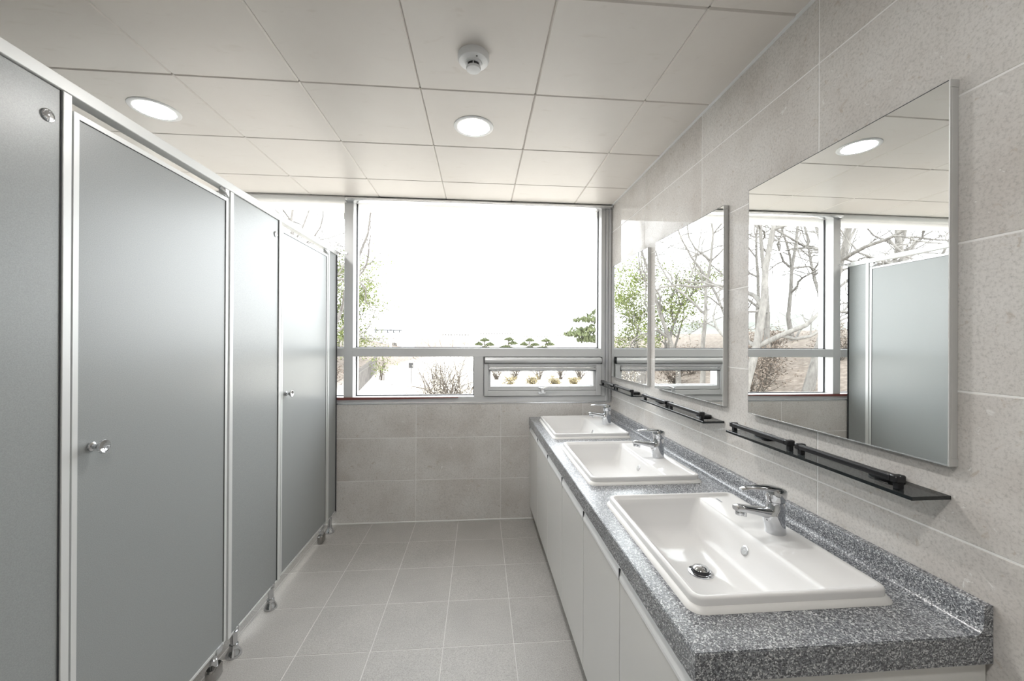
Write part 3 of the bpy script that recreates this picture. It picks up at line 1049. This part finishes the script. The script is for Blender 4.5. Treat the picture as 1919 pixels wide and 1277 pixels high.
def bush(seed, x, y, h, w_, stem, leafm, label, cat, group, nst=9, count=16, size=.03, name='shrub'):
    rg = random.Random(seed)
    z = ground_z(x, y)-.03
    t = thing(name, label, cat, (x, y, z), group)
    out, tips = [], []
    for _ in range(nst):
        a = rg.uniform(0, 6.28); s_ = rg.uniform(.2, 1)
        d = Vector((math.cos(a)*s_*w_/h, math.sin(a)*s_*w_/h, 1))
        o2 = []
        limb(rg, Vector((x+rg.gauss(0, .04), y+rg.gauss(0, .04), z)), d, .012+.006*h, h*rg.uniform(.7, 1.0), 1, o2, gnarl=.16, upw=.03)
        out += o2
        tips += [o_[0][j] for o_ in o2 for j in range(len(o_[0])//2, len(o_[0]))]
    Vb, Fb = tubes(out, 4)
    raw('stems', Vb, Fb, stem, t, kind='stuff')
    Vl, Fl = leaves(rg, tips, max(1, count), .05*w_+.02, size)
    raw('foliage', Vl, Fl, leafm, t, kind='stuff')
    return t
bush(70, -.60, 7.4, 1.45, .60, M_TWIG, M_BLOSSOM, 'blossoming shrub with brown twigs seen through the lower left pane', 'shrub', None, nst=44, count=6, size=.018, name='blossom_shrub')
bush(71, -4.25, 17.5, 1.25, .55, M_TWIG, M_SPRING, 'small green shrub beside the fence in the lower left pane', 'shrub', None, nst=7, count=4, size=.04)
for k, px_ in enumerate((958, 998, 1040, 1080)):
    tt = (px_-959.5)/740+.0816
    bush(80+k, tt*15.4, 15.4, .34, .30, M_TWIG, M_OCHRE, ['leftmost', 'second from left', 'third from left', 'rightmost'][k] + ' low ochre garden bush seen through the awning sash', 'shrub', 'low garden bushes', nst=14, count=4, size=.028)
for k, px_ in enumerate((930, 965, 1012, 1052, 1090)):
    tt = (px_-959.5)/740+.0816
    bush(90+k, tt*17.8, 17.8, .78, .40, M_TWIG, M_TWIG, ['leftmost', 'second from left', 'middle', 'second from right', 'rightmost'][k] + ' of the five bare brown garden shrubs seen through the awning sash', 'shrub', 'bare garden shrubs', nst=18, count=1, size=.02)
for k, (x, y) in enumerate(((-5.6, 10), (-6.7, 11), (-7.9, 12.5), (-6.4, 14.5), (-8.8, 14), (-10.2, 15), (-5.2, 13.5), (-9.6, 11.5))):
    bush(110+k, x, y, 1.0, .9, M_TWIG, M_LITTER, 'tangled brown undergrowth shrub on the wooded slope', 'shrub', 'undergrowth shrubs', nst=20, count=3, size=.035)

def pine(seed, x, y, h, w_, label, tiers, group=None, base=None, dens=420):
    rg = random.Random(seed)
    z = base if base is not None else ground_z(x, y)
    t = thing('pine_tree', label, 'tree', (x, y, z), group)
    pts = [Vector((x+.06*w_*math.sin(i*1.7+seed), y, z+h*i/6)) for i in range(7)]
    Vt, Ft = tubes([(pts, [.09*(1-.1*i)*w_ for i in range(7)])], 7)
    raw('trunk', Vt, Ft, M_BARK, t, smooth=True)
    for fz, ox, rr in tiers:
        V, Fc = [], []
        c = Vector((x+ox*w_, y, z+h*fz))
        br = tubes([([Vector((x, y, z+h*fz*.9)), c], [.04*w_, .025*w_])], 5)
        b_ = raw('branch', br[0], br[1], M_BARK, t)
        for _ in range(dens):
            a = rg.uniform(0, 6.28); q = math.sqrt(rg.random())*rr*w_
            p = c + Vector((math.cos(a)*q, math.sin(a)*q, rg.uniform(-.06, .26)*w_*(1.1-q/(rr*w_))))
            a1 = Vector((rg.gauss(0, .6), rg.gauss(0, .6), 1)).normalized()*.085*w_
            b1_ = a1.cross(Vector((rg.gauss(0, 1), rg.gauss(0, 1), .2))).normalized()*.035*w_
            i = len(V); V += [p-a1*.4, p+b1_, p+a1, p-b1_]; Fc.append((i, i+1, i+2, i+3))
        raw('needle_cluster', V, Fc, M_PINE, b_, kind='stuff')
    return t
PT = [(.97, .02, .34), (.80, -.42, .30), (.78, .40, .34), (.62, .05, .5)]
for k, px_ in enumerate((908, 954, 993, 1024)):
    tt = (px_-959.5)/740+.0816
    pine(k+1, tt*30, 30, [1.80, 1.84, 1.80, 1.76][k], 1.0, ['leftmost', 'second from left', 'third from left', 'rightmost'][k] + ' of the four clipped garden pines along the horizon', PT if k % 2 == 0 else [(.98, 0, .36), (.82, .3, .38), (.66, -.25, .5)], 'clipped garden pines')
pine(9, 5.3, 15.5, 3.0, 1.5, 'spreading pine with layered branches at the right edge of the window', [(.98, -.1, .4), (.85, -.55, .5), (.72, -.35, .55), (.66, -.95, .35), (.58, -.6, .35)], dens=230)

# fence of boards
ft = thing('board_fence', 'low weathered board fence seen through the lower left pane', 'fence', (-4.5, 16, GZ))
for k in range(34):
    y = 13.4+k*.20
    x = -4.05-.035*k*.9
    z = ground_z(x, y)-.03
    piece('board', ft, x, y, z+.40, .025, .15, .80, .002, M_FENCE)
bm = BM()
rings(bm, [[Vector((x+a, y, z+b)) for a, b in ((.014, -.03), (.05, -.03), (.05, .03), (.014, .03))] for x, y, z in ((-4.05, 13.3, .16), (-5.10, 20.1, .28))])
obj('fence_rail', bm, M_FENCE, ft)
# small grey sign box on a post
sg = thing('sign_board', 'small dark grey barred sign on a thin post outside', 'sign', (-2.72, 16, GZ))
bm = BM(); box(bm, -2.81, -2.63, 15.98, 16.0, .19, .40, bev=.004)
pb = obj('board', bm, M_SIGN, sg)
for k in range(4):
    obj('bar', bx(-2.80+.045*k, -2.785+.045*k, 15.965, 15.98, .20, .39), M_FENCE, pb)
bm = BM(); tube(bm, [(-2.72, 16.02, GZ), (-2.72, 16.02, .4)], .016, 8)
obj('post', bm, M_FENCE, sg)
# utility pole
up_ = thing('utility_pole', 'utility pole with a cross arm and insulators beyond the trees', 'pole', (-8.8, 40, GZ))
bm = BM(); tube(bm, [(-8.8, 40, GZ), (-8.8, 40, 2.55)], [.13, .10], 10)
obj('pole', bm, M_PALEW, up_, smooth=40)
arm = obj('cross_arm', bx(-10.4, -7.7, 39.85, 39.97, 2.24, 2.36), M_SIGN, up_)
for k in range(5):
    bm = BM(); lathe(bm, [(.07, 0), (.10, .05), (.07, .12), (.05, .22)], 10, (-10.2+.57*k, 39.91, 2.02), 'z')
    obj('insulator', bm, M_SIGN, arm)
# low pale buildings
def shed(x0, x1, y0, y1, z1, label, group=None):
    t = thing('low_building', label, 'building', ((x0+x1)/2, y0, GZ), group)
    obj('wall', bx(x0, x1, y0, y1, GZ, z1), M_PALEW, t)
    obj('roof_slab', bx(x0-.3, x1+.3, y0-.3, y1+.3, z1, z1+.25), M_PALEW, t)
    nw = int((x1-x0)/1.6)
    for k in range(nw):
        xx = x0+.5+k*1.6
        obj('window', bx(xx, xx+.7, y0-.05, y0+.02, z1-1.2, z1-.5), M_FENCE, t)
shed(-13.8, -8.4, 46, 52, 1.55, 'low white building at the left foot of the wooded hill')
for k, (x, w_, h) in enumerate(((-22, 16, 5.5), (0, 22, 6.5), (27, 18, 5.0), (50, 20, 6.0))):
    shed(x, x+w_, 230+8*k, 246+8*k, h, 'pale low building on the far horizon', 'far pale buildings')
# hill
V, Fc = [], []
nx, ny = 36, 10
rg = random.Random(5)
for j in range(ny+1):
    for i in range(nx+1):
        u, v = i/nx, j/ny
        x = -150+126*u; y = 120+60*v
        hh = 17*math.exp(-((u-.35)/.42)**2)*math.sin(math.pi*v)**.7*(1-u)**.6 + rg.uniform(0, .9)*math.sin(math.pi*v)*(1-u)
        V.append((x, y, GZ-.1+hh))
for j in range(ny):
    for i in range(nx): Fc.append((j*(nx+1)+i, j*(nx+1)+i+1, (j+1)*(nx+1)+i+1, (j+1)*(nx+1)+i))
hl = raw('hill', V, Fc, M_HILL, smooth=True)
hl['kind'] = 'structure'; hl['label'] = 'faint wooded hill beyond the trees'
